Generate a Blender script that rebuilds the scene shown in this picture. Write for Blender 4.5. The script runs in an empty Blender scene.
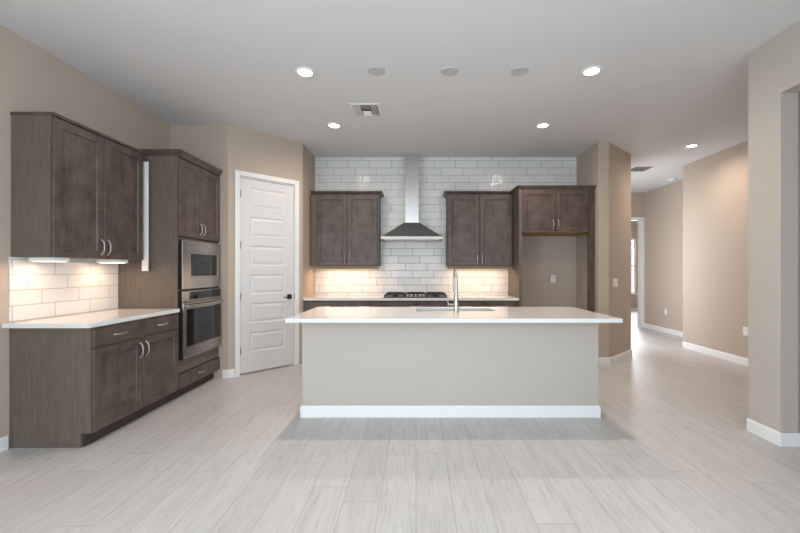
import bpy, bmesh, math, random
from mathutils import Vector, Matrix
random.seed(7)
SC = bpy.context.scene
COL = SC.collection
R = math.radians
CEIL = 3.08            # ceiling height

# ------------------------------------------------------------------ camera
F = 383.0              # focal length in pixels of an 800 px wide frame
cam_d = bpy.data.cameras.new('camera')
cam = bpy.data.objects.new('camera', cam_d); COL.objects.link(cam)
cam_d.sensor_width = 36.0
cam_d.lens = F / 800 * 36.0
cam_d.shift_x = -16.0 / 800
cam_d.shift_y = 3.5 / 800
cam_d.clip_start = 0.05
cam.location = (0, 0, 1.31)
cam.rotation_euler = (R(90), 0, 0)
SC.camera = cam

# ------------------------------------------------------------------ world, daylight, exposure
W = bpy.data.worlds.new('daylight'); SC.world = W
W.use_nodes = True
bg = W.node_tree.nodes['Background']
bg.inputs[0].default_value = (0.86, 0.93, 1.0, 1); bg.inputs[1].default_value = 1.0

def area(name, loc, rot, sx, sy, power, color, spread=180):
    d = bpy.data.lights.new(name, 'AREA'); d.shape = 'RECTANGLE'
    d.size = sx; d.size_y = sy; d.energy = power; d.color = color; d.spread = R(spread)
    o = bpy.data.objects.new(name, d); COL.objects.link(o)
    o.location = loc; o.rotation_euler = rot
    return o
# daylight outside the rear sliding doors and the far room's window
area('rear_daylight', (-0.3, -3.85, 1.35), (R(90), 0, 0), 4.4, 2.5, 125, (0.80, 0.92, 1.0))
area('hall_fill_light', (3.0, 7.2, 1.5), (R(90), 0, R(-90)), 1.0, 2.2, 65, (0.92, 0.96, 1.0))  # added lamp behind the wing wall, brightens a patch of hall floor
area('far_room_daylight', (6.6, 12.55, 1.5), (R(-90), 0, 0), 1.5, 1.8, 190, (0.95, 0.97, 1.0))

area('left_fill_light', (-3.3, -1.4, 1.45), (R(90), 0, R(-90)), 2.9, 1.9, 250, (0.80, 0.92, 1.0))  # added lamp out of view on the left, brightens the right pier
area('right_fill_light', (3.1, -1.4, 1.45), (R(90), 0, R(90)), 2.9, 1.9, 220, (0.80, 0.92, 1.0))  # added lamp out of view on the right, brightens the left cabinets

SC.view_settings.view_transform = 'Standard'
SC.view_settings.look = 'None'
SC.view_settings.gamma = 1.0
SC.view_settings.use_curve_mapping = False
SC.view_settings.exposure = -0.02
DOWN_POWER = 72
DOWN_COLOR = (1.0, 0.84, 0.70)
UNDER_COLOR = (1.0, 0.64, 0.42)

# ------------------------------------------------------------------ materials
class NT:
    def __init__(s, name):
        s.m = bpy.data.materials.new(name); s.m.use_nodes = True
        s.t = s.m.node_tree; s.b = s.t.nodes['Principled BSDF']
    def n(s, typ, **kw):
        nd = s.t.nodes.new(typ)
        for k, v in kw.items(): setattr(nd, k, v)
        return nd
    def put(s, sock, v):
        if hasattr(v, 'is_output') or isinstance(v, bpy.types.NodeSocket): s.t.links.new(v, sock)
        else: sock.default_value = v
    def math(s, op, a, b=0.0, c=None):
        nd = s.n('ShaderNodeMath', operation=op)
        s.put(nd.inputs[0], a); s.put(nd.inputs[1], b)
        if c is not None: s.put(nd.inputs[2], c)
        return nd.outputs[0]
    def mix(s, f, a, b):
        nd = s.n('ShaderNodeMix', data_type='RGBA')
        s.put(nd.inputs[0], f)
        s.put(nd.inputs[6], (*a, 1) if isinstance(a, tuple) else a)
        s.put(nd.inputs[7], (*b, 1) if isinstance(b, tuple) else b)
        return nd.outputs[2]
    def noise(s, vec, scale, detail=4, rough=.55):
        nd = s.n('ShaderNodeTexNoise'); s.put(nd.inputs['Vector'], vec)
        nd.inputs['Scale'].default_value = scale; nd.inputs['Detail'].default_value = detail
        nd.inputs['Roughness'].default_value = rough
        return nd.outputs['Fac']
    def ramp(s, f, lo, hi):
        nd = s.n('ShaderNodeMapRange'); s.put(nd.inputs[0], f)
        nd.inputs[1].default_value = lo; nd.inputs[2].default_value = hi
        return nd.outputs[0]
    def coord(s, scale=(1, 1, 1), kind='Object'):
        c = s.n('ShaderNodeTexCoord'); m = s.n('ShaderNodeMapping')
        s.t.links.new(c.outputs[kind], m.inputs[0]); m.inputs['Scale'].default_value = scale
        return m.outputs[0]
    def bump(s, h, strength, dist=.002):
        nd = s.n('ShaderNodeBump'); s.put(nd.inputs['Height'], h)
        nd.inputs['Strength'].default_value = strength; nd.inputs['Distance'].default_value = dist
        s.t.links.new(nd.outputs[0], s.b.inputs['Normal'])
    def set(s, **kw):
        for k, v in kw.items():
            s.put(s.b.inputs[k.replace('_', ' ')], (*v, 1) if isinstance(v, tuple) and len(v) == 3 else v)

def plain(name, col, rough=.5, metal=0.0, vary=.04, bump=0.0, bscale=300):
    t = NT(name); c = t.coord()
    f = t.noise(c, 3.0, 3)
    t.set(Base_Color=t.mix(f, tuple(x * (1 - vary) for x in col), tuple(min(1, x * (1 + vary)) for x in col)),
          Roughness=rough, Metallic=metal)
    if bump: t.bump(t.noise(c, bscale, 2), bump, .001)
    return t.m

def wood(name, dark, light, axis, rough=.42, mottle=.5):
    t = NT(name)
    sc = [26, 26, 26]; sc[axis] = 1.6
    g = t.noise(t.coord(tuple(sc)), 2.2, 6, .65)
    m = t.noise(t.coord((1, 1, 1)), 7.0, 4, .6)
    f = t.math('ADD', t.math('MULTIPLY', t.ramp(g, .3, .7), 1 - mottle), t.math('MULTIPLY', t.ramp(m, .3, .7), mottle))
    t.set(Base_Color=t.mix(f, dark, light), Roughness=rough, Specular_IOR_Level=.4)
    t.bump(g, .12, .0006)
    return t.m

def tile(name, ax, u0, v0, r0, grout):
    # white handmade 4x12 subway tile in a one-third running bond
    t = NT(name); c = t.n('ShaderNodeTexCoord'); sp = t.n('ShaderNodeSeparateXYZ')
    t.t.links.new(c.outputs['Object'], sp.inputs[0])
    w, h, g = .337, .115, .0044
    v = t.math('DIVIDE', t.math('SUBTRACT', sp.outputs[2], v0), h)
    r = t.math('FLOOR', v)
    u = t.math('ADD', t.math('DIVIDE', t.math('SUBTRACT', sp.outputs[ax], u0), w),
               t.math('DIVIDE', t.math('ADD', r, r0), 3.0))
    fu = t.math('FRACT', u); fv = t.math('FRACT', v)
    du = t.math('MULTIPLY', t.math('MINIMUM', fu, t.math('SUBTRACT', 1.0, fu)), w)
    dv = t.math('MULTIPLY', t.math('MINIMUM', fv, t.math('SUBTRACT', 1.0, fv)), h)
    d = t.math('MINIMUM', du, dv)
    body = t.ramp(d, g * .45, g * .75)
    pid = t.n('ShaderNodeTexWhiteNoise', noise_dimensions='2D')
    cb = t.n('ShaderNodeCombineXYZ'); t.put(cb.inputs[0], t.math('FLOOR', u)); t.put(cb.inputs[1], r)
    t.t.links.new(cb.outputs[0], pid.inputs['Vector'])
    face = t.mix(pid.outputs['Value'], (.72, .72, .71), (.78, .78, .77))
    wav = t.noise(c.outputs['Object'], 20, 2, .5)
    t.set(Base_Color=t.mix(body, grout, face), Roughness=t.math('SUBTRACT', .75, t.math('MULTIPLY', body, .63)))
    hgt = t.math('ADD', t.math('MULTIPLY', t.ramp(d, 0, g * 2.2), .5), t.math('ADD', t.math('MULTIPLY', wav, 1.5), t.math('MULTIPLY', pid.outputs['Value'], .0)))
    t.bump(hgt, .5, .004)
    return t.m

def floor_mat():
    t = NT('pale_grey_plank'); c = t.n('ShaderNodeTexCoord'); sp = t.n('ShaderNodeSeparateXYZ')
    t.t.links.new(c.outputs['Object'], sp.inputs[0])
    pw, pl, g = .206, 1.22, .0032
    u = t.math('DIVIDE', sp.outputs[0], pw); iu = t.math('FLOOR', u)
    wn = t.n('ShaderNodeTexWhiteNoise', noise_dimensions='1D'); t.put(wn.inputs['W'], iu)
    v = t.math('ADD', t.math('DIVIDE', sp.outputs[1], pl), t.math('MULTIPLY', wn.outputs['Value'], 3.0)); iv = t.math('FLOOR', v)
    pid = t.n('ShaderNodeTexWhiteNoise', noise_dimensions='2D')
    cb = t.n('ShaderNodeCombineXYZ'); t.put(cb.inputs[0], iu); t.put(cb.inputs[1], iv)
    t.t.links.new(cb.outputs[0], pid.inputs['Vector'])
    fu = t.math('FRACT', u); fv = t.math('FRACT', v)
    du = t.math('MULTIPLY', t.math('MINIMUM', fu, t.math('SUBTRACT', 1.0, fu)), pw)
    dv = t.math('MULTIPLY', t.math('MINIMUM', fv, t.math('SUBTRACT', 1.0, fv)), pl)
    body = t.ramp(t.math('MINIMUM', du, dv), g * .4, g * .8)
    # grain: stretched noise, shifted from plank to plank
    cg = t.n('ShaderNodeCombineXYZ')
    t.put(cg.inputs[0], t.math('MULTIPLY', sp.outputs[0], 22.0))
    t.put(cg.inputs[1], t.math('MULTIPLY', sp.outputs[1], 1.7))
    t.put(cg.inputs[2], t.math('MULTIPLY', pid.outputs['Value'], 57.0))
    grain = t.noise(cg.outputs[0], 1.5, 6, .68)
    ck = t.n('ShaderNodeCombineXYZ')
    t.put(ck.inputs[0], t.math('MULTIPLY', sp.outputs[0], 9.0))
    t.put(ck.inputs[1], t.math('MULTIPLY', sp.outputs[1], 2.2))
    t.put(ck.inputs[2], t.math('MULTIPLY', pid.outputs['Value'], 31.0))
    knot = t.ramp(t.noise(ck.outputs[0], 1.6, 5, .6), .60, .80)
    base = t.mix(pid.outputs['Value'], (.56, .54, .53), (.615, .597, .587))
    base = t.mix(t.math('MULTIPLY', t.ramp(grain, .35, .72), .40), base, (.40, .375, .36))
    cs_ = t.n('ShaderNodeCombineXYZ')
    t.put(cs_.inputs[0], t.math('MULTIPLY', sp.outputs[0], 62.0))
    t.put(cs_.inputs[1], t.math('MULTIPLY', sp.outputs[1], 4.5))
    t.put(cs_.inputs[2], t.math('MULTIPLY', pid.outputs['Value'], 83.0))
    base = t.mix(t.math('MULTIPLY', t.ramp(t.noise(cs_.outputs[0], 1.0, 6, .75), .50, .76), .6), base, (.31, .285, .27))
    base = t.mix(t.math('MULTIPLY', knot, .7), base, (.33, .305, .29))
    base = t.mix(body, (.36, .34, .33), base)
    t.set(Base_Color=base, Roughness=t.math('ADD', .34, t.math('MULTIPLY', grain, .12)))
    t.bump(t.math('ADD', body, t.math('MULTIPLY', grain, .15)), .15, .001)
    return t.m

def emit(name, col, strength):
    t = NT(name); t.set(Base_Color=(.9, .9, .9), Emission_Color=col, Emission_Strength=strength)
    return t.m

def pane_mat():
    t = NT('window_glass')
    tr = t.n('ShaderNodeBsdfTransparent'); gl = t.n('ShaderNodeBsdfGlossy'); mx = t.n('ShaderNodeMixShader')
    gl.inputs['Roughness'].default_value = .02
    mx.inputs[0].default_value = .07
    t.t.links.new(tr.outputs[0], mx.inputs[1]); t.t.links.new(gl.outputs[0], mx.inputs[2])
    t.t.links.new(mx.outputs[0], t.t.nodes['Material Output'].inputs[0])
    return t.m

M = dict(
    wall=plain('greige_paint', (.478, .396, .330), .75, vary=.012, bump=.06, bscale=260),
    island=plain('pale_greige_paint_daylit', (.480, .436, .385), .7, vary=.012, bump=.05, bscale=260),  # also on the right wall, where its paleness stands in for daylight
    ceiling=plain('ceiling_paint', (.70, .70, .705), .85, vary=.01, bump=.06, bscale=200),
    trim=plain('white_trim_paint', (.80, .80, .80), .4, vary=.01),
    door=plain('white_door_paint', (.68, .68, .685), .42, vary=.01),
    floor=floor_mat(),
    tile_back=tile('white_subway_tile', 0, -1.065, 2.913, 0.0, (.27, .26, .25)),
    tile_left=tile('white_subway_tile_side', 1, 2.944, 1.273, 1.0, (.38, .35, .33)),
    wood_v=wood('stained_maple', (.034, .023, .019), (.150, .112, .096), 2, .36, .6),
    wood_h=wood('stained_maple_rail', (.034, .023, .019), (.150, .112, .096), 0, .36, .6),
    panel=wood('stained_side_panel', (.092, .072, .057), (.165, .135, .110), 2, .5, .25),
    toe=plain('toe_kick_brown', (.045, .034, .028), .6, vary=.15),
    raw=wood('natural_maple', (.24, .155, .085), (.31, .205, .12), 0, .5, .3),
    quartz=plain('white_quartz', (.74, .735, .725), .07, vary=.025),
    nickel=plain('brushed_nickel', (.46, .44, .41), .40, 1.0),
    steel=plain('stainless_steel', (.44, .41, .385), .27, 1.0),
    hood_steel=plain('brushed_hood_steel', (.25, .255, .26), .45, 1.0),
    duct_steel=plain('polished_duct_steel', (.62, .61, .60), .25, 1.0),
    rim_steel=plain('hood_rim_steel', (.48, .46, .44), .45, 1.0),
    sink_steel=plain('satin_sink_steel', (.30, .30, .30), .42, 1.0),
    glass_black=plain('black_appliance_glass', (.010, .010, .011), .05, vary=.2),
    black=plain('black_enamel', (.015, .015, .016), .35, vary=.2),
    iron=plain('cast_iron', (.02, .02, .02), .6, vary=.2),
    bronze=plain('dark_bronze', (.07, .055, .045), .35, .8),
    hinge=plain('grey_hinge_metal', (.30, .29, .28), .4, .9),
    plate=plain('white_plastic', (.80, .79, .77), .35, vary=.01),
    slot=plain('dark_slot', (.05, .05, .05), .6),
    cap=plain('ceiling_cap_paint', (.50, .50, .50), .7, vary=.01),
    grille=plain('grey_grille_paint', (.22, .22, .22), .6),
    vent_dark=plain('vent_shadow_grey', (.10, .10, .10), .7),
    white_film=plain('white_laminate', (.78, .77, .76), .4, vary=.01),
    lens=emit('downlight_lens', (1.0, .97, .92, 1), 14.0),
    strip_lens=emit('under_cabinet_lens', (1.0, .80, .55, 1), 4.0),
    glass=pane_mat(),
    duct=plain('dark_duct', (.06, .06, .06), .7),
)

# ------------------------------------------------------------------ mesh helpers
class MB:
    def __init__(s): s.bm = bmesh.new(); s.mats = []
    def mi(s, m):
        if m is None: return 0
        if m not in s.mats: s.mats.append(m)
        return s.mats.index(m)
    def face(s, pts, m=None):
        f = s.bm.faces.new([s.bm.verts.new(p) for p in pts]); f.material_index = s.mi(m); return f
    def box(s, x0, x1, y0, y1, z0, z1, m=None, bev=0.0):
        v = [s.bm.verts.new(p) for p in ((x0,y0,z0),(x1,y0,z0),(x1,y1,z0),(x0,y1,z0),(x0,y0,z1),(x1,y0,z1),(x1,y1,z1),(x0,y1,z1))]
        fs = [s.bm.faces.new([v[i] for i in q]) for q in ((0,3,2,1),(4,5,6,7),(0,1,5,4),(1,2,6,5),(2,3,7,6),(3,0,4,7))]
        k = s.mi(m)
        for f in fs: f.material_index = k
        if bev:
            es = list({e for f in fs for e in f.edges})
            bmesh.ops.bevel(s.bm, geom=es, offset=bev, segments=2, profile=.7, affect='EDGES', material=k)
        return s
    def prism(s, poly, z0, z1, m=None):
        k = s.mi(m)
        a = [s.bm.verts.new((x, y, z0)) for x, y in poly]; b = [s.bm.verts.new((x, y, z1)) for x, y in poly]
        n = len(poly); fs = [s.bm.faces.new(a[::-1]), s.bm.faces.new(b)]
        for i in range(n): fs.append(s.bm.faces.new((a[i], a[(i+1) % n], b[(i+1) % n], b[i])))
        for f in fs: f.material_index = k
        return s
    def loft(s, rings, m=None, cap=True, closed=True):
        k = s.mi(m); vs = [[s.bm.verts.new(p) for p in r] for r in rings]; n = len(vs[0])
        for a, b in zip(vs, vs[1:]):
            for i in range(n if closed else n - 1):
                f = s.bm.faces.new((a[i], a[(i+1) % n], b[(i+1) % n], b[i])); f.material_index = k
        if cap:
            for q in (vs[0][::-1], vs[-1]):
                f = s.bm.faces.new(q); f.material_index = k
        return s
    def lathe(s, prof, cx=0, cy=0, cz=0, n=28, m=None, axis='z', cap=True):
        rings = []
        for r, h in prof:
            ring = []
            for i in range(n):
                a = 2 * math.pi * i / n; c_, s_ = r * math.cos(a), r * math.sin(a)
                ring.append((cx + c_, cy + s_, cz + h) if axis == 'z' else ((cx + c_, cy + h, cz + s_) if axis == 'y' else (cx + h, cy + c_, cz + s_)))
            rings.append(ring)
        return s.loft(rings, m, cap)
    def tube(s, pts, r, n=10, m=None):
        pts = [Vector(p) for p in pts]; rr = r if isinstance(r, (list, tuple)) else [r] * len(pts)
        rings = []; up = None
        for i, p in enumerate(pts):
            t = (pts[min(i+1, len(pts)-1)] - pts[max(i-1, 0)]).normalized()
            if up is None: up = t.orthogonal().normalized()
            else: up = (up - t * up.dot(t)).normalized()
            w = t.cross(up)
            rings.append([p + rr[i] * (math.cos(2*math.pi*k/n) * up + math.sin(2*math.pi*k/n) * w) for k in range(n)])
        return s.loft(rings, m)
    def slab(s, x0, x1, z0, z1, y0, t, panels, prof, m, mr=None, bev=.0025):
        # a door or drawer front: face towards -y at y0, thickness t, with sunk or raised panels
        mr = mr or m; k, kr = s.mi(m), s.mi(mr)
        X0, X1, Z0, Z1 = x0 + bev, x1 - bev, z0 + bev, z1 - bev
        xs = sorted({X0, X1, *[p[0] for p in panels], *[p[1] for p in panels]})
        zs = sorted({Z0, Z1, *[p[2] for p in panels], *[p[3] for p in panels]})
        lo = min([p[0] for p in panels], default=0); hi = max([p[1] for p in panels], default=0)
        for i in range(len(xs)-1):
            for j in range(len(zs)-1):
                cx, cz = (xs[i]+xs[i+1])/2, (zs[j]+zs[j+1])/2
                if any(p[0] < cx < p[1] and p[2] < cz < p[3] for p in panels): continue
                f = s.face([(xs[i],y0,zs[j]),(xs[i+1],y0,zs[j]),(xs[i+1],y0,zs[j+1]),(xs[i],y0,zs[j+1])])
                f.material_index = kr if lo < cx < hi else k
        ring = lambda a, b, c, d, y: [(a,y,c),(b,y,c),(b,y,d),(a,y,d)]
        for a, b, c, d in panels:
            rs = [ring(a+o, b-o, c+o, d-o, y0+dy) for o, dy in prof]
            s.loft(rs, m, cap=False); s.face(rs[-1], m)
        rs = [ring(X0, X1, Z0, Z1, y0), ring(x0, x1, z0, z1, y0+bev), ring(x0, x1, z0, z1, y0+t)]
        s.loft(rs, m, cap=False); s.face(rs[-1][::-1], m)
        return s
    def build(s, name, mat, parent=None, smooth=False):
        bmesh.ops.remove_doubles(s.bm, verts=s.bm.verts, dist=1e-5)
        bmesh.ops.recalc_face_normals(s.bm, faces=s.bm.faces)
        me = bpy.data.meshes.new(name); s.bm.to_mesh(me); s.bm.free()
        for m in (s.mats or [mat]): me.materials.append(m)
        if smooth:
            for p in me.polygons: p.use_smooth = True
            me.set_sharp_from_angle(angle=R(40))
        o = bpy.data.objects.new(name, me); COL.objects.link(o)
        if parent is not None: o.parent = parent
        return o

def tag(o, label, cat, group=None):
    o['label'] = label; o['category'] = cat
    if group: o['group'] = group
    return o
def thing(name, label, cat, loc=(0,0,0), rz=0.0, group=None):
    o = bpy.data.objects.new(name, None); COL.objects.link(o)
    o.empty_display_size = .1
    o.location = loc; o.rotation_euler = (0, 0, rz)
    return tag(o, label, cat, group)
def struct(name, mb, m):
    o = mb.build(name, m); o['kind'] = 'structure'; return o
def struct_empty(name, loc=(0,0,0), rz=0.0):
    o = bpy.data.objects.new(name, None); COL.objects.link(o); o.location = loc; o.rotation_euler = (0,0,rz)
    o['kind'] = 'structure'; return o
def dup(root, loc, label, group=None):
    r = root.copy(); COL.objects.link(r); r.location = loc; r['label'] = label
    if group: r['group'] = group
    for ch in list(root.children):
        c = ch.copy(); COL.objects.link(c); c.parent = r
        for g in list(ch.children):
            d = g.copy(); COL.objects.link(d); d.parent = c
    return r

# ------------------------------------------------------------------ room shell
YB = 6.02              # face of the back wall
XL = -2.995              # face of the left wall
struct('floor', MB().box(-3.3, 8.0, -4.2, 12.6, -.12, 0), M['floor'])
struct('ceiling', MB().box(-3.3, 8.0, -3.75, 12.6, CEIL, CEIL + .15), M['ceiling'])
H = CEIL - .001
LX, TY = -2.395, 3.84      # cabinet fronts on the left, near side of the oven tower
LY0, LY1 = -2.9, .1
struct('wall_left', MB().box(XL - .12, XL, LY1, 4.65, 0, H).box(XL - .12, XL, -3.6, LY0, 0, H)
       .box(XL - .12, XL, LY0, LY1, 0, .5).box(XL - .12, XL, LY0, LY1, 2.4, H), M['wall'])
P0 = Vector((-2.283, 4.65)); PD = Vector((1, 1)).normalized(); PN = Vector((-1, 1)).normalized()
P1 = P0 + PD * .987
struct('wall_pantry_front', MB().prism([(XL - .12, 4.651), (P0.x, 4.651), (P0.x - .05, 4.77), (XL - .12, 4.77)], 0, H), M['wall'])
# angled pantry wall with its door opening (s = distance along the wall)
DS0, DS1, DTOP = .132, .870, 2.475
pw_ = MB()
def pw_piece(s0, s1, z0, z1):
    a = P0 + PD * s0; b = P0 + PD * s1
    pw_.prism([tuple(a), tuple(b), tuple(b + PN * .11), tuple(a + PN * .11)], z0, z1)
pw_piece(0.0, DS0, 0, H); pw_piece(DS1, .987, 0, H); pw_piece(DS0, DS1, DTOP, H)
struct('wall_pantry_angled', pw_, M['wall'])
struct('wall_pantry_side', MB().prism([(P1.x, P1.y), (P1.x, YB), (P1.x - .11, YB), (P1.x - .11, P1.y - .02)], 0, H), M['wall'])
struct('wall_pantry_inside', MB().box(-3.1, P1.x - .12, 5.6, 5.7, 0, H), M['wall'])
struct('wall_back', MB().box(P1.x - .11, 2.67, YB, YB + .12, 0, H), M['wall'])
# wing wall: alcove side, end and 45 degree face, closed behind
struct('wall_wing', MB().prism([(2.52, YB - .001), (2.52, 5.30), (2.67, 5.30), (3.29, 5.86), (3.29, YB + .12), (2.68, YB + .12), (2.68, YB - .001)], 0, H), M['wall'])
struct('wall_hall_left', MB().box(3.17, 3.29, YB + .121, 6.55, 0, H).box(3.17, 3.29, 7.75, 8.75, 0, H)
       .box(3.17, 3.29, 6.55, 7.75, 2.5, H).box(3.17, 3.29, 6.55, 7.75, 0, .25), M['wall'])
struct('wall_hall_right', MB().prism([(4.53, 3.1), (4.65, 3.1), (4.65, 6.38), (5.34, 6.38), (5.34, 8.75), (5.22, 8.75), (5.22, 6.5), (4.53, 6.5)], 0, H), M['wall'])
FX0, FX1, FTOP = 4.30, 5.15, 2.46
struct('wall_hall_end', MB().box(3.17, FX0, 8.751, 8.87, 0, H).box(FX1, 5.34, 8.751, 8.87, 0, H).box(FX0, FX1, 8.751, 8.87, FTOP, H), M['wall'])
WX0, WX1, WZ0, WZ1 = 6.0, 7.06, .56, 2.32
struct('wall_far_room', MB().box(3.0, WX0, 12.3, 12.42, 0, H).box(WX1, 7.8, 12.3, 12.42, 0, H)
       .box(WX0, WX1, 12.3, 12.42, 0, WZ0).box(WX0, WX1, 12.3, 12.42, WZ1, H)
       .box(7.68, 7.8, 8.87, 12.3, 0, H).box(3.0, 3.12, 8.87, 12.3, 0, H).box(5.345, 7.68, 8.751, 8.87, 0, H), M['wall'])
# right-hand wall: pier, cased opening towards the camera, header above it
struct('wall_right', MB().box(2.715, 2.845, 2.85, 3.13, 0, H).box(2.715, 2.845, .1, .7, 0, H).box(2.715, 2.845, -3.6, -2.9, 0, H).box(2.715, 2.845, -2.9, .1, 0, .5).box(2.715, 2.845, -2.9, .1, 2.4, H).box(2.715, 2.845, .7, 2.85, 2.63, H), M['island'])  # paler than the other walls: cool daylight put into the paint colour
struct('wall_right_partition', MB().box(2.846, 5.5, 3.0, 3.099, 0, H), M['wall'])
struct('wall_right_room', MB().box(5.501, 5.6, .2, 3.1, 0, H).box(2.846, 5.5, .2, .3, 0, H), M['wall'])
# wall behind the camera with wide sliding doors
RX0, RX1 = -2.4, 1.8
struct('wall_rear', MB().box(-3.12, RX0, -3.72, -3.601, 0, H).box(RX1, 2.845, -3.72, -3.601, 0, H).box(RX0, RX1, -3.72, -3.601, 2.55, H), M['wall'])
d2 = struct_empty('door_2', (0, -3.66, 0))
fr = MB()
for a, b in ((RX0, RX0+.06), (-.33, -.27), (RX1-.06, RX1)): fr.box(a, b, -.03, .03, .03, 2.52)
fr.box(RX0, RX1, -.03, .03, 0.001, .03).box(RX0, RX1, -.03, .03, 2.52, 2.549)
fr.build('door_frame', M['trim'], d2)
MB().box(RX0+.06, -.33, -.004, .004, .03, 2.52).build('door_pane', M['glass'], d2)
MB().box(-.27, RX1-.06, -.004, .004, .03, 2.52).build('door_pane', M['glass'], d2)
# windows
w1 = struct_empty('window_1', (0, 12.36, 0))
f = MB(); zm = (WZ0+WZ1)/2; xm = (WX0+WX1)/2
for a, b in ((WX0, WX0+.05), (WX1-.05, WX1), (xm-.02, xm+.02)): f.box(a, b, -.03, .03, WZ0+.05, WZ1-.05)
f.box(WX0, WX1, -.03, .03, WZ0+.001, WZ0+.05).box(WX0, WX1, -.03, .03, WZ1-.05, WZ1-.001).box(WX0+.05, xm-.02, -.03, .03, zm-.025, zm+.025).box(xm+.02, WX1-.05, -.03, .03, zm-.025, zm+.025)
f.build('window_frame', M['trim'], w1)
MB().box(WX0+.05, WX1-.05, -.004, .004, WZ0+.05, WZ1-.05).build('window_pane', M['glass'], w1)
MB().box(WX0-.04, WX1+.04, -.11, -.031, WZ0-.03, WZ0).build('window_sill', M['trim'], w1)
w2 = struct_empty('added_window_2', (3.23, 0, 0))  # unseen window, added as an opening for the hall fill lamp
f = MB().box(-.03, .03, 6.551, 6.60, .26, 2.49).box(-.03, .03, 7.70, 7.749, .26, 2.49).box(-.03, .03, 6.60, 7.70, .26, .31).box(-.03, .03, 6.60, 7.70, 2.44, 2.49)
f.build('window_frame', M['trim'], w2)
MB().box(-.004, .004, 6.60, 7.70, .31, 2.44).build('window_pane', M['glass'], w2)

def added_side_window(name, x):  # unseen window added behind the camera, opening for a side fill lamp
    w = struct_empty(name, (x, 0, 0)); ym = (LY0 + LY1) / 2
    f = MB().box(-.03, .03, LY0+.001, LY0+.05, .551, 2.349).box(-.03, .03, LY1-.05, LY1-.001, .551, 2.349).box(-.03, .03, ym-.025, ym+.025, .551, 2.349)
    f.box(-.03, .03, LY0+.001, LY1-.001, .501, .551).box(-.03, .03, LY0+.001, LY1-.001, 2.349, 2.399)
    f.build('window_frame', M['trim'], w)
    MB().box(-.004, .004, LY0+.05, ym-.025, .551, 2.349).build('window_pane', M['glass'], w)
    MB().box(-.004, .004, ym+.025, LY1-.05, .551, 2.349).build('window_pane', M['glass'], w)
added_side_window('added_window_3', XL - .06); added_side_window('added_window_4', 2.78)

# tile fields
struct('wall_back_tile', MB().box(P1.x + .001, 1.446, YB - .01, YB - .0005, .916, H).box(1.4465, 2.519, YB - .01, YB - .0005, 2.0, H), M['tile_back'])
struct('wall_left_tile', MB().box(XL + .0005, XL + .01, 2.815, TY - .002, .924, 1.405), M['tile_left'])

# baseboards
BH = .10
def board(name, poly): return struct(name, MB().prism(poly, 0.0005, BH - .012).prism(poly, BH - .012, BH), M['trim'])
def run(name, a, b, off=.014, gap=.0006):
    # a baseboard on the right-hand side of the walk from a to b
    a, b = Vector(a), Vector(b); d = (b - a).normalized(); n = Vector((d.y, -d.x))
    q = [a + n * gap, b + n * gap, b + n * off, a + n * off]
    top = [a + n * gap, b + n * gap, b + n * off * .55, a + n * off * .55]
    mb = MB(); mb.prism([tuple(p) for p in q], .0005, BH - .014)
    mb.loft([[(*p, BH - .014) for p in q], [(*p, BH) for p in top]])
    return struct(name, mb, M['trim'])
run('baseboard_left', (XL, -3.59), (XL, 2.80))
run('baseboard_pantry_front', (-2.345, 4.651), (P0.x + .0055, 4.651))
run('baseboard_pantry_angled', tuple(P0 - PD*.0055), tuple(P0 + PD*.072))
run('baseboard_pantry_side', (P1.x, P1.y + .002), (P1.x, 5.39))
run('baseboard_wing_end', (2.521, 5.30), (2.676, 5.30))
run('baseboard_wing_angled', (2.676, 5.302), (3.29, 5.857))
run('baseboard_hall_right', (4.53, 6.5), (4.53, 3.11))
run('baseboard_hall_recess', (5.22, 8.74), (5.22, 6.52))
run('baseboard_far_room', (3.2, 12.3), (7.66, 12.3))
run('baseboard_pier_end', (2.715, 2.85), (2.845, 2.85))
run('baseboard_pier_side', (2.715, 3.13), (2.715, 2.836))
run('baseboard_right', (2.715, .7), (2.715, -3.59))

# ------------------------------------------------------------------ pantry door (panelled slab, casing, hinges, lever)
d1 = struct_empty('door_1', (P0.x, P0.y, 0), R(45))
xa, xb = .142, .860
pz = [.265 + i * .367 for i in range(6)]
panels = [(xa + .125, xb - .125, z, z + .255) for z in pz]
MB().slab(xa, xb, .018, 2.46, .012, .035, panels, [(0,0),(.012,.009),(.026,.009),(.046,.002)], M['door']).build('door_slab', M['door'], d1)
cs = MB()
for a, b in ((.076, .136), (.866, .929)):
    cs.box(a, b, -.018, -.0006, .0005, 2.54, bev=.004)
cs.box(.136, .866, -.018, -.0006, 2.481, 2.54, bev=.004)
cs.box(.1325, .1395, -.002, .10, .0005, 2.474).box(.8625, .8695, -.002, .10, .0005, 2.474).box(.1395, .8625, -.002, .10, 2.463, 2.474)
cs.build('door_casing', M['trim'], d1)
for z in (.30, .98, 1.62, 2.26):
    MB().lathe([(.006, -.045), (.006, .045)], .1405, .002, z, 10).box(.1395, .160, .009, .0118, z-.045, z+.045).build('hinge', M['hinge'], d1)
lv = MB().box(xb-.095, xb-.035, .001, .0118, .915, .980, bev=.002)
lv.lathe([(.011, -.045), (.011, .001)], xb-.065, 0, .948, 14, axis='y')
lv.tube([(xb-.060, -.045, .948), (xb-.10, -.046, .947), (xb-.165, -.042, .943)], [.010, .009, .007])
lv.build('door_handle', M['bronze'], d1, True)
MB().box(.8625-.002, .8695, -.0035, -.0021, .92, .975).build('strike_plate', M['bronze'], d1)
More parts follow.
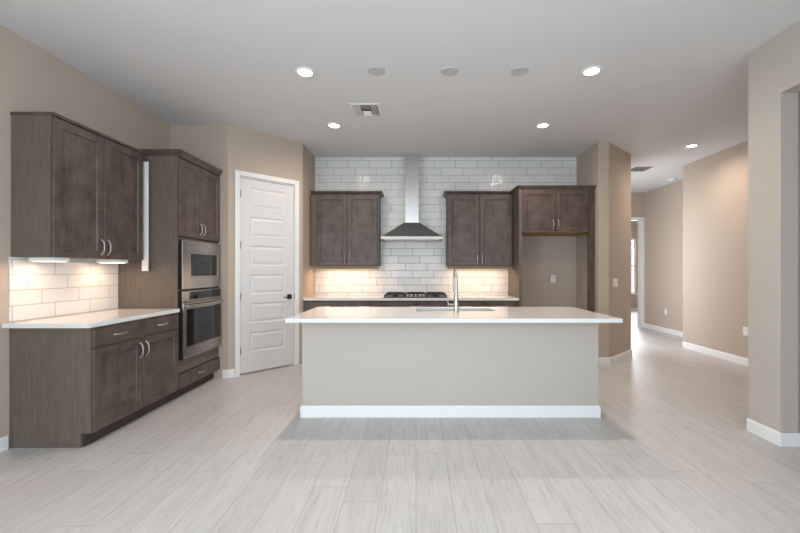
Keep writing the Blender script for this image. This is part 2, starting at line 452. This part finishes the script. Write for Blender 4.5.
# far doorway casing at the end of the hall
d3 = struct_empty('door_3', (0, 8.75, 0))
MB().box(FX0-.06, FX0, -.016, -.0006, .0005, FTOP+.06).box(FX1, FX1+.062, -.016, -.0006, .0005, FTOP+.06).box(FX0, FX1, -.016, -.0006, FTOP, FTOP+.06) \
    .box(FX0+.0005, FX0+.012, 0, .125, .0005, FTOP-.0005).box(FX1-.012, FX1-.0005, 0, .125, .0005, FTOP-.0005).box(FX0+.012, FX1-.012, 0, .125, FTOP-.012, FTOP-.0005).build('door_casing', M['trim'], d3)

# ------------------------------------------------------------------ cabinet parts
SHAKER = [(0, 0), (.003, .001), (.009, .010), (.011, .010)]
def front(parent, name, x0, x1, z0, z1, handle=None, t=.02, flat=False, stile=.062):
    p = [] if flat else [(x0+stile, x1-stile, z0+stile, z1-stile)]
    o = MB().slab(x0, x1, z0, z1, -t, t - .0005, p, SHAKER, M['wood_v'] if not flat else M['wood_h'], M['wood_h']).build(name, M['wood_v'], parent)
    if handle:
        hx, hz, vert, L = handle
        pts = []; rad = []
        n = 14
        for i in range(n + 1):
            u = -1 + 2 * i / n
            y = -t - .001 - .026 * (1 - abs(u) ** 3.2)
            pts.append((hx, y, hz + u * L / 2) if vert else (hx + u * L / 2, y, hz)); rad.append(.0058 + .0016 * abs(u) ** 3)
        b = MB().tube(pts, rad, 10)
        for u in (-1, 1):
            c = (hx, -t - .004, hz + u * L / 2) if vert else (hx + u * L / 2, -t - .004, hz)
            b.lathe([(.009, 0), (.009, .0038)], *c, 12, axis='y')
        b.build('handle', M['nickel'], o, True)
    return o
def crown(parent, x0, x1, y1, z, h=.05, out=.035, left=True, right=True, y0=-.02):
    # a flared moulding round the front and the free ends of a cabinet top
    l = out if left else 0; r = out if right else 0
    def ring(k, zz): return [(x0 - l*k, y0 - out*k, zz), (x1 + r*k, y0 - out*k, zz), (x1 + r*k, y1, zz), (x0 - l*k, y1, zz)]
    MB().loft([ring(.1, z), ring(.12, z + h*.15), ring(.55, z + h*.45), ring(.9, z + h*.72), ring(1, z + h*.74), ring(1, z + h)], M['wood_h']).build('crown_moulding', M['wood_h'], parent)

# left run (faces +X): local x runs along +Y, local y goes back to the wall
LD = LX - XL - .001; LW = TY - 2.82
bc = thing('base_cabinet', 'dark brown base cabinet with drawers over doors, next to the oven tower', 'cabinet', (LX, 2.82, 0), R(90))
MB().box(.02, LW-.002, .0005, LD, .10, .888).build('cabinet_body', M['panel'], bc)
ep = MB(); yz = [(.075, .001), (LD, .001), (LD, .888), (0, .888), (0, .105), (.075, .105)]
ep.loft([[(0.0, y, z) for y, z in yz], [(.0195, y, z) for y, z in yz]]); ep.build('end_panel', M['panel'], bc)
MB().box(.02, LW-.002, .06, .0745, .001, .0995).build('toe_kick', M['toe'], bc)
LS = .512
front(bc, 'drawer', .006, LS-.004, .734, .870, (LS/2, .803, False, .125), flat=True)
front(bc, 'drawer', LS+.004, LW-.006, .734, .870, ((LS+LW)/2, .803, False, .125), flat=True)
front(bc, 'door', .006, LS-.004, .115, .722, (LS-.036, .62, True, .125))
front(bc, 'door', LS+.004, LW-.006, .115, .722, (LS+.036, .62, True, .125))
tag(MB().box(XL+.001, LX+.028, 2.768, TY-.003, .8885, .923, bev=.003).build('countertop', M['quartz']),
    'white quartz countertop on the base cabinet beside the oven tower', 'countertop')

uc = thing('wall_cabinet', 'brown two-door wall cabinet hanging on the tan side wall over the short counter', 'cabinet', (-2.70, 2.83, 0), R(90))
UD = -2.70 - XL - .001
MB().box(.0, .94, .0005, UD, 1.406, 2.455).build('cabinet_body', M['panel'], uc)
front(uc, 'door', .004, .462, 1.408, 2.445, (.432, 1.505, True, .125))
front(uc, 'door', .468, .936, 1.408, 2.445, (.498, 1.505, True, .125))
MB().box(-.006, .944, -.024, UD, 2.4555, 2.478, bev=.003).build('top_moulding', M['wood_h'], uc)
for k, (y, lab) in enumerate(((2.86, 'white under-cabinet light fixture over the open end of the short counter'),
                              (3.47, 'white under-cabinet light fixture nearer the oven tower, over the short counter'))):
    t = thing('under_cabinet_light', lab, 'light', (-2.80, y, 1.4055), 0, 'under-cabinet lights at the short counter')
    MB().box(-.095, .095, 0, .13, -.030, 0, bev=.003).build('housing', M['plate'], t)
    MB().box(-.08, .08, .015, .115, -.033, -.0302).build('lens', M['strip_lens'], t)
    a = area('lamp', (0, .065, -.036), (0, 0, 0), .15, .09, 1.5, UNDER_COLOR); a.parent = t
tag(MB().box(-2.715, -2.655, 3.790, 3.806, 1.30, 2.382, bev=.002).build('filler_strip', M['white_film']),
    'narrow white vertical filler strip between the wall cabinet and the oven tower', 'filler strip')

tw = thing('oven_cabinet', 'tall brown oven tower cabinet holding the microwave and the wall oven', 'cabinet', (LX, TY, 0), R(90))
TWW, TD = .805, LX - XL - .001
b = MB().box(0, .02, 0, TD, .105, 2.450).box(0, .02, .075, TD, .001, .105).box(TWW-.02, TWW, 0, TD, .10, 2.450).box(.02, TWW-.02, TD-.012, TD, .10, 2.450)
for z0, z1 in ((2.430, 2.450), (1.622, 1.645), (1.094, 1.108), (.10, .12)): b.box(.02, TWW-.02, 0, TD-.012, z0, z1)
b.box(.02, TWW-.02, 0, TD-.012, .262, .395)
b.build('cabinet_body', M['panel'], tw)
MB().box(.0005, TWW, .06, .0745, .001, .0995).build('toe_kick', M['toe'], tw)
front(tw, 'door', .006, .399, 1.65, 2.440, (.370, 1.755, True, .125))
front(tw, 'door', .405, .800, 1.65, 2.440, (.434, 1.755, True, .125))
front(tw, 'drawer', .006, .800, .112, .256, (.403, .19, False, .125), flat=True)
crown(tw, 0, TWW, TD, 2.4505, .064, .03, left=True, right=False)

mw = thing('microwave', 'built-in stainless microwave in a wide steel trim, above the wall oven', 'microwave', (LX, TY, 0), R(90))
MB().box(.06, .74, .0, .42, 1.14, 1.58).build('casing', M['black'], mw)
fr = MB(); z0, z1 = 1.112, 1.618
A = (.03, .788, z0, z1); Bn = (.155, .715, 1.222, 1.505)
fr.slab(A[0], A[1], A[2], A[3], -.034, .004, [Bn], [(0,0),(.003,.006)], M['steel'], bev=.002)
fr.build('trim_frame', M['steel'], mw)
MB().box(.033, .785, -.0295, -.0005, z0+.003, z1-.003).build('trim_side', M['black'], mw)
MB().box(.163, .708, -.036, -.0275, 1.229, 1.498, M['steel'], bev=.002).build('microwave_door', M['steel'], mw)
MB().box(.178, .580, -.0375, -.0362, 1.246, 1.482).build('window', M['glass_black'], mw)
cp = MB().box(.587, .693, -.0375, -.0362, 1.246, 1.482); cp.build('control_panel', M['glass_black'], mw)

ov = thing('wall_oven', 'built-in stainless wall oven with black glass door, below the microwave', 'oven', (LX, TY, 0), R(90))
MB().box(.04, .76, .0, .55, .41, 1.09).build('casing', M['black'], ov)
MB().box(.033, .785, -.0285, -.0005, .402, 1.092).build('oven_side', M['black'], ov)
cp = MB().box(.03, .788, -.036, -.029, .985, 1.092, M['steel'], bev=.002)
cp = cp.build('control_panel', M['steel'], ov)
MB().box(.15, .784, -.0372, -.0362, 1.0, 1.082).build('display', M['glass_black'], cp)
dr = MB().box(.03, .788, -.050, -.0292, .418, .978, M['steel'], bev=.003).build('oven_door', M['steel'], ov)
MB().box(.078, .750, -.0515, -.0502, .520, .905).build('oven_window', M['glass_black'], dr)
hd = MB().tube([(.05, -.088, .942), (.735, -.088, .942)], .0125, 14)
for x in (.085, .70): hd.box(x-.012, x+.012, -.088, -.0502, .935, .949)
hd.build('handle', M['steel'], dr, True)
MB().box(.03, .788, -.040, -.029, .398, .414).build('vent_trim', M['steel'], ov)

# ------------------------------------------------------------------ back run (faces -Y)
def back_base(x0, x1, split, label, cook=False):
    w = x1 - x0
    t = thing('base_cabinet', label, 'cabinet', (x0, 5.41, 0), 0, 'base cabinets along the tiled wall')
    d = 6.0095 - 5.41
    MB().box(0, w, .0005, d, .10, .872 if cook else .880).build('cabinet_body', M['panel'], t)
    MB().box(0, w, .075, .09, .001, .0995).build('toe_kick', M['toe'], t)
    s = split - x0
    if cook:
        front(t, 'drawer', .004, w-.004, .728, .866, (w/2, .795, False, .16), flat=True)
        front(t, 'drawer', .004, w-.004, .425, .716, (w/2, .62, False, .16), flat=True)
        front(t, 'drawer', .004, w-.004, .115, .413, (w/2, .32, False, .16), flat=True)
    else:
        front(t, 'drawer', .004, s-.003, .728, .866, (s/2, .795, False, .125), flat=True)
        front(t, 'drawer', s+.003, w-.004, .728, .866, ((s+w)/2, .795, False, .125), flat=True)
        front(t, 'door', .004, s-.003, .115, .716, (s-.035, .615, True, .125))
        front(t, 'door', s+.003, w-.004, .115, .716, (s+.035, .615, True, .125))
    return t
back_base(P1.x + .002, -.489, -.98, 'dark brown base cabinet between the pantry corner and the cooktop, mostly behind the island')
back_base(-.487, .487, 0, 'dark brown base cabinet directly under the gas cooktop', True)
back_base(.489, 1.445, .96, 'dark brown base cabinet between the cooktop and the refrigerator alcove')
tag(MB().box(P1.x + .002, 1.445, 5.375, 6.009, .8805, .915, bev=.003).build('countertop', M['quartz']),
    'long white quartz countertop along the tiled wall carrying the gas cooktop', 'countertop')

def back_upper(x0, x1, d0, d1, d2, label):
    t = thing('wall_cabinet', label, 'cabinet', (x0, 5.70, 0), 0, 'wall cabinets on the white tile')
    w = x1 - x0; d = 6.0095 - 5.70
    MB().box(0, w, .0005, d, 1.372, 2.43).build('cabinet_body', M['panel'], t)
    MB().box(.018, w-.018, .02, d-.01, 1.368, 1.3715).build('underside', M['raw'], t)
    front(t, 'door', d0-x0, d1-x0-.003, 1.374, 2.418, (d1-x0-.034, 1.465, True, .125))
    front(t, 'door', d1-x0+.003, d2-x0, 1.374, 2.418, (d1-x0+.034, 1.465, True, .125))
    MB().box(.0, w, .003, .022, 1.322, 1.3675).build('light_rail', M['raw'], t)
    return t, w, d
t, w, d = back_upper(-1.555, -.552, -1.478, -1.022, -.572, 'brown two-door wall cabinet between the pantry corner and the range hood')
crown(t, 0, w, d, 2.4305, .046, .052, left=False, right=True, y0=-.005)
MB().box(P1.x + .001 + 1.555, -.0005, .0005, .02, 1.372, 2.43).build('filler', M['wood_v'], t)
t, w, d = back_upper(.468, 1.44, .474, .945, 1.428, 'brown two-door wall cabinet between the range hood and the refrigerator cabinet')
crown(t, 0, w - .055, d, 2.4305, .046, .052, left=True, right=False, y0=-.005)
for (xc, L, lab) in ((-1.06, .86, 'slim under-cabinet light bar below the wall cabinet by the pantry corner'),
                     (.95, .86, 'slim under-cabinet light bar below the wall cabinet by the refrigerator alcove')):
    t = thing('under_cabinet_light', lab, 'light', (xc, 5.80, 1.3675), 0, 'under-cabinet lights on the tiled wall')
    MB().box(-L/2, L/2, -.03, .03, -.016, 0, bev=.002).build('housing', M['plate'], t)
    MB().box(-L/2+.02, L/2-.02, -.022, .022, -.019, -.0162).build('lens', M['strip_lens'], t)
    a = area('lamp', (0, 0, -.022), (0, 0, 0), L-.05, .04, 3.2, UNDER_COLOR); a.parent = t

# refrigerator surround
rc = thing('refrigerator_cabinet', 'tall brown refrigerator surround with two short doors over an empty alcove', 'cabinet', (1.447, 5.38, 0))
RD = 6.0095 - 5.38
MB().box(0, .040, 0, RD, .001, 2.44).build('side_panel', M['panel'], rc)
MB().box(.978, 1.066, 0, .045, .001, 2.44).build('side_panel', M['wood_v'], rc)
MB().box(.0405, 1.066, .0455, RD, 1.848, 2.44).box(.0405, .9775, .0005, .0455, 1.848, 2.44).build('cabinet_body', M['panel'], rc)
MB().box(.0405, 1.066, .0455, RD, 1.842, 1.8475).box(.0405, .9775, -.018, .0455, 1.842, 1.8475).build('underside', M['raw'], rc)
front(rc, 'door', .050, .506, 1.850, 2.43, (.474, 1.945, True, .125))
front(rc, 'door', .512, .973, 1.850, 2.43, (.544, 1.945, True, .125))
crown(rc, 0, 1.066, RD, 2.4405, .052, .034, left=True, right=False, y0=-.003)

# range hood
hx = -.062
rh = thing('range_hood', 'stainless chimney range hood with a pyramid canopy on the white tile', 'range hood', (hx, YB - .0105, 0))
c = MB(); Y0, Y1 = -.49, -.001
c.loft([[(-.435, Y0, 1.795), (.435, Y0, 1.795), (.435, Y1, 1.795), (-.435, Y1, 1.795)],
        [(-.115, -.235, 2.025), (.115, -.235, 2.025), (.115, Y1, 2.025), (-.115, Y1, 2.025)]])
c.build('canopy', M['hood_steel'], rh)
MB().box(-.447, .447, Y0-.005, Y1, 1.757, 1.7945, bev=.003).build('canopy_rim', M['rim_steel'], rh)
MB().box(-.40, -.01, Y0+.05, Y1-.05, 1.7505, 1.7565).box(.01, .40, Y0+.05, Y1-.05, 1.7505, 1.7565).build('grease_filter', M['steel'], rh)
MB().box(-.100, .100, -.215, Y1, 2.0255, 2.62).box(-.097, .097, -.212, Y1, 2.62, CEIL-.002).build('chimney', M['duct_steel'], rh)

# gas cooktop
ck = thing('gas_cooktop', 'black and steel gas cooktop with cast iron grates on the long counter', 'cooktop', (-.005, 5.70, .9155))
MB().box(-.455, .455, -.26, .25, 0, .012, bev=.004).build('cooktop_tray', M['black'], ck)
for gx0, gx1 in ((-.445, -.155), (-.145, .145), (.155, .445)):
    g = MB(); y0, y1 = (-.245, .235) if gx0 != -.145 else (-.135, .235)
    r_ = .006; z = .048
    for y in (y0, (y0+y1)/2, y1):
        g.tube([(gx0, y, .0125), (gx0+.004, y, .034), (gx0+.022, y, z), (gx1-.022, y, z), (gx1-.004, y, .034), (gx1, y, .0125)], .0075, 8)
    for x in (gx0+.02, (gx0+gx1)/2, gx1-.02): g.box(x-.006, x+.006, y0, y1, z-.007, z+.006)
    g.build('grate', M['iron'], ck, True)
for x, y in ((-.30, -.12), (-.30, .12), (0, .05), (.30, -.12), (.30, .12)):
    MB().lathe([(.048, 0), (.048, .010), (.036, .012), (.036, .020), (.002, .022)], x, y, .0122, 20).build('burner', M['black'], ck, True)
for i in range(5):
    MB().lathe([(.021, 0), (.021, .004), (.017, .006), (.015, .030), (.012, .033), (.001, .033)], -.12 + .06*i, -.195, .0122, 18).build('knob', M['nickel'], ck, True)

# ------------------------------------------------------------------ island
isl = thing('kitchen_island', 'long greige kitchen island with a white baseboard in the middle of the room', 'island', (.305, 3.41, 0))
hw, dp = 1.318, .64
b = MB().box(-hw, hw, 0, .02, .001, .882).box(-hw, -hw+.02, .02, dp, .001, .882).box(hw-.02, hw, .02, dp, .001, .882).box(-hw+.02, hw-.02, dp-.02, dp, .001, .882)
b.build('island_body', M['island'], isl)
bb = MB(); o = .014
def ring(k, z): return [(-hw-k, -k, z), (hw+k, -k, z), (hw+k, dp, z), (-hw-k, dp, z)]
outer = [(-hw-o, -o), (hw+o, -o), (hw+o, dp), (hw+.0005, dp), (hw+.0005, -.0005), (-hw-.0005, -.0005), (-hw-.0005, dp), (-hw-o, dp)]
bb.prism(outer, .001, .092)
o2 = .007
top = [(-hw-o2, -o2), (hw+o2, -o2), (hw+o2, dp), (hw+.0005, dp), (hw+.0005, -.0005), (-hw-.0005, -.0005), (-hw-.0005, dp), (-hw-o2, dp)]
bb.loft([[(*p, .092) for p in outer], [(*p, .104) for p in top]])
bb.build('baseboard', M['trim'], isl)
# countertop with the sink cut-out
SX0, SX1, SY0, SY1 = .0, .765, 3.66, 3.945
ct = MB()
rc4 = lambda x0, x1, y0, y1, z: [(x0,y0,z),(x1,y0,z),(x1,y1,z),(x0,y1,z)]
ox = (-1.056, 1.668, 3.09, 4.09); e = .003
I = (SX0, SX1, SY0, SY1)
def grow(q, k): return (q[0]-k, q[1]+k, q[2]-k, q[3]+k)
ct.loft([rc4(*I, .883), rc4(*I, .9155), rc4(*grow(I, .0015), .917), rc4(*grow(ox, -e), .917), rc4(*ox, .917-e), rc4(*ox, .883+e), rc4(*grow(ox, -e), .883), rc4(*I, .883)], cap=False)
tag(ct.build('countertop', M['quartz']), 'wide white quartz countertop overhanging the greige island', 'countertop')
sk = thing('sink', 'stainless undermount sink set in the island countertop', 'sink', ((SX0+SX1)/2, (SY0+SY1)/2, .8825))
sw, sd = (SX1-SX0)/2 + .003, (SY1-SY0)/2 + .003
bs = MB(); th = .003
bs.loft([rc4(-sw-th, sw+th, -sd-th, sd+th, 0), rc4(-sw-th, sw+th, -sd-th, sd+th, -.215), ], cap=False)
bs.loft([rc4(-sw-th, sw+th, -sd-th, sd+th, 0), rc4(-sw, sw, -sd, sd, 0), rc4(-sw, sw, -sd, sd, -.19), rc4(-sw+.03, sw-.03, -sd+.03, sd-.03, -.21)], cap=False)
bs.face(rc4(-sw+.03, sw-.03, -sd+.03, sd-.03, -.21)); bs.face(rc4(-sw-th, sw+th, -sd-th, sd+th, -.215)[::-1])
bs.build('basin', M['sink_steel'], sk)
MB().lathe([(.045, 0), (.045, .003), (.03, .003), (.028, .001)], 0, 0, -.2095, 24).build('drain', M['nickel'], sk, True)
fc = thing('faucet', 'brushed nickel pull-down faucet standing beside the island sink', 'faucet', (.372, 3.545, .9175))
MB().lathe([(.027, 0), (.027, .006), (.0235, .010), (.0225, .09), (.019, .14), (.0155, .22), (.0135, .30)], 0, 0, 0, 24).build('faucet_body', M['nickel'], fc, True)
pts = [(0, 0, .3005)]; rr = .085
for i in range(15):
    a = math.pi * i / 14
    pts.append((0, rr - rr*math.cos(a), .312 + rr*math.sin(a) * .95))
pts.append((0, 2*rr, .30))
MB().tube(pts, .0125, 14).build('spout', M['nickel'], fc, True)
MB().lathe([(.0135, 0), (.0145, -.02), (.0165, -.10), (.0155, -.115)], 0, 2*rr, .2995, 18).build('spray_head', M['nickel'], fc, True)
l = MB().tube([(-.0215, 0, .072), (-.062, 0, .074), (-.078, 0, .078)], [.011, .011, .010], 12).tube([(-.074, 0, .080), (-.080, -.004, .120), (-.086, -.012, .165)], [.006, .0055, .0045], 10)
l.build('lever', M['nickel'], fc, True)

# ------------------------------------------------------------------ ceiling fittings
def downlight(loc, label, first=None):
    if first: return dup(first, loc, label)
    t = thing('recessed_downlight', label, 'ceiling light', loc, 0, 'recessed ceiling downlights')
    MB().loft([[(r*math.cos(2*math.pi*i/36), r*math.sin(2*math.pi*i/36), z) for i in range(36)] for r, z in
               ((.060, -.0008), (.092, -.0008), (.092, -.004), (.086, -.009), (.066, -.012), (.060, -.006), (.060, -.0008))], cap=False).build('trim_ring', M['trim'], t, True)
    MB().lathe([(.059, -.0009), (.059, -.0055), (.045, -.0075), (.001, -.0085)], 0, 0, 0, 32).build('lens', M['lens'], t, True)
    d = bpy.data.lights.new('lamp', 'SPOT'); d.energy = DOWN_POWER; d.color = DOWN_COLOR; d.spot_size = R(172); d.spot_blend = 1.0; d.shadow_soft_size = .045
    o = bpy.data.objects.new('lamp', d); COL.objects.link(o); o.parent = t; o.location = (0, 0, -.02)
    return t
z = CEIL - .0002
dl = downlight((-.99, 3.42, z), 'lit recessed downlight in the row of blank ceiling caps, on the oven tower side')
downlight((1.56, 3.40, z), 'lit recessed downlight in the row of blank ceiling caps, on the hallway side', dl)
downlight((-1.0, 4.68, z), 'lit recessed downlight near the pantry corner, beyond the square air vent', dl)
downlight((1.55, 4.68, z), 'lit recessed downlight in front of the refrigerator cabinet', dl)
downlight((3.92, 5.45, z), 'lit recessed downlight at the mouth of the hallway', dl)
c0 = None
for x, lab in ((-.35, 'round blank ceiling cap next to the downlight on the oven tower side'),
               (.30, 'round blank ceiling cap in the middle of the three, over the island'),
               (.92, 'round blank ceiling cap next to the downlight on the hallway side')):
    if c0 is None:
        c0 = tag(MB().lathe([(.078, 0), (.078, -.006), (.070, -.012), (.062, -.012), (.060, -.009), (.001, -.009)], 0, 0, 0, 36).build('ceiling_cap', M['cap'], None, True), lab, 'ceiling cap', 'blank caps over the island')
        c0.location = (x, 3.40, CEIL - .0006)
    else:
        k = c0.copy(); COL.objects.link(k); k.location = (x, 3.40, CEIL - .0006); k['label'] = lab
# square four-way supply vent
vt = thing('air_vent', 'square white four-way air vent in the kitchen ceiling', 'air vent', (-.545, 4.22, CEIL - .0006))
s = .165
MB().loft([rc4(-s, s, -s, s, -.001), rc4(-s, s, -s, s, -.006), rc4(-s+.025, s-.025, -s+.025, s-.025, -.012), rc4(-s+.025, s-.025, -s+.025, s-.025, -.001)], cap=False).build('frame', M['plate'], vt)
MB().box(-s+.026, s-.026, -s+.026, s-.026, -.003, -.001).build('duct_backing', M['duct'], vt)
def slats(pts_list):
    m = MB()
    for a, b_, tilt in pts_list:
        a, b_ = Vector(a), Vector(b_); n = Vector(tilt)
        m.loft([[(*a, -.004), (*(a+n), -.014), (*(a+n*1.15), -.013), (*(a+n*.15), -.0035)], [(*b_, -.004), (*(b_+n), -.014), (*(b_+n*1.15), -.013), (*(b_+n*.15), -.0035)]])
    return m
q = s - .028; L = []
for i in range(6):
    f_ = -q + (q - .05) * i / 6 + .008
    L.append(((f_, -q), (f_, q), (-.010, 0))); L.append(((-f_, -q), (-f_, q), (.010, 0)))
for i in range(4):
    f_ = -q + (q - .01) * i / 4 + .008
    L.append(((-.046, f_), (.046, f_), (0, -.012))); L.append(((-.046, -f_), (.046, -f_), (0, .014)))
slats(L).build('louvres', M['plate'], vt)
# hall return grille
rv = thing('return_air_grille', 'grey louvred return air grille in the hallway ceiling', 'air vent', (3.98, 6.68, CEIL - .0006))
MB().loft([rc4(-.26, .10, -.17, .17, -.001), rc4(-.26, .10, -.17, .17, -.005), rc4(-.235, .075, -.145, .145, -.010), rc4(-.235, .075, -.145, .145, -.001)], cap=False).build('frame', M['plate'], rv)
MB().box(-.234, .074, -.144, .144, -.003, -.001).build('duct_backing', M['duct'], rv)
slats([((-.234, -.138 + .03*i), (.074, -.138 + .03*i), (0, .012)) for i in range(10)]).build('louvres', M['grille'], rv)
tag(MB().lathe([(.07, 0), (.07, -.018), (.055, -.034), (.001, -.036)], 0, 0, 0, 28).build('smoke_detector', M['plate'], None, True),
    'small white smoke detector on the hallway ceiling', 'smoke detector').location = (4.98, 7.45, CEIL - .0006)

# ------------------------------------------------------------------ outlets and switches
def plate(name, label, cat, loc, rz, w=.072, h=.117, kind='outlet'):
    t = thing(name, label, cat, loc, rz)
    MB().box(-w/2, w/2, -.006, -.0006, -h/2, h/2, bev=.0015).build('cover_plate', M['plate'], t)
    if kind == 'outlet':
        for zz in (-.021, .021):
            so = MB().box(-.017, .017, -.0085, -.0062, zz-.014, zz+.014, bev=.001).build('socket', M['plate'], t)
            MB().box(-.009, -.006, -.0089, -.0086, zz-.002, zz+.008).box(.006, .009, -.0089, -.0086, zz-.002, zz+.008).build('slot', M['slot'], so)
    else:
        n = 3 if w > .15 else 1
        for i in range(n):
            x = (i - (n-1)/2) * .046
            MB().box(x-.016, x+.016, -.010, -.0062, -.033, .033, bev=.001).build('rocker', M['plate'], t)
    return t
plate('wall_outlet', 'white wall outlet inside the empty refrigerator alcove', 'outlet', (2.155, YB, 1.17), 0)
plate('light_switch', 'white multi-rocker light switch on the angled wing wall', 'light switch', (2.835, 5.4486, 1.13), R(42.1), w=.163, h=.12, kind='switch')
plate('wall_outlet', 'white wall outlet on the recessed hallway wall near the doorway', 'outlet', (5.22, 8.0, .44), R(-90))
plate('wall_outlet', 'white wall outlet peeking out from behind the white-based pier', 'outlet', (4.53, 5.24, .47), R(-90), w=.117)
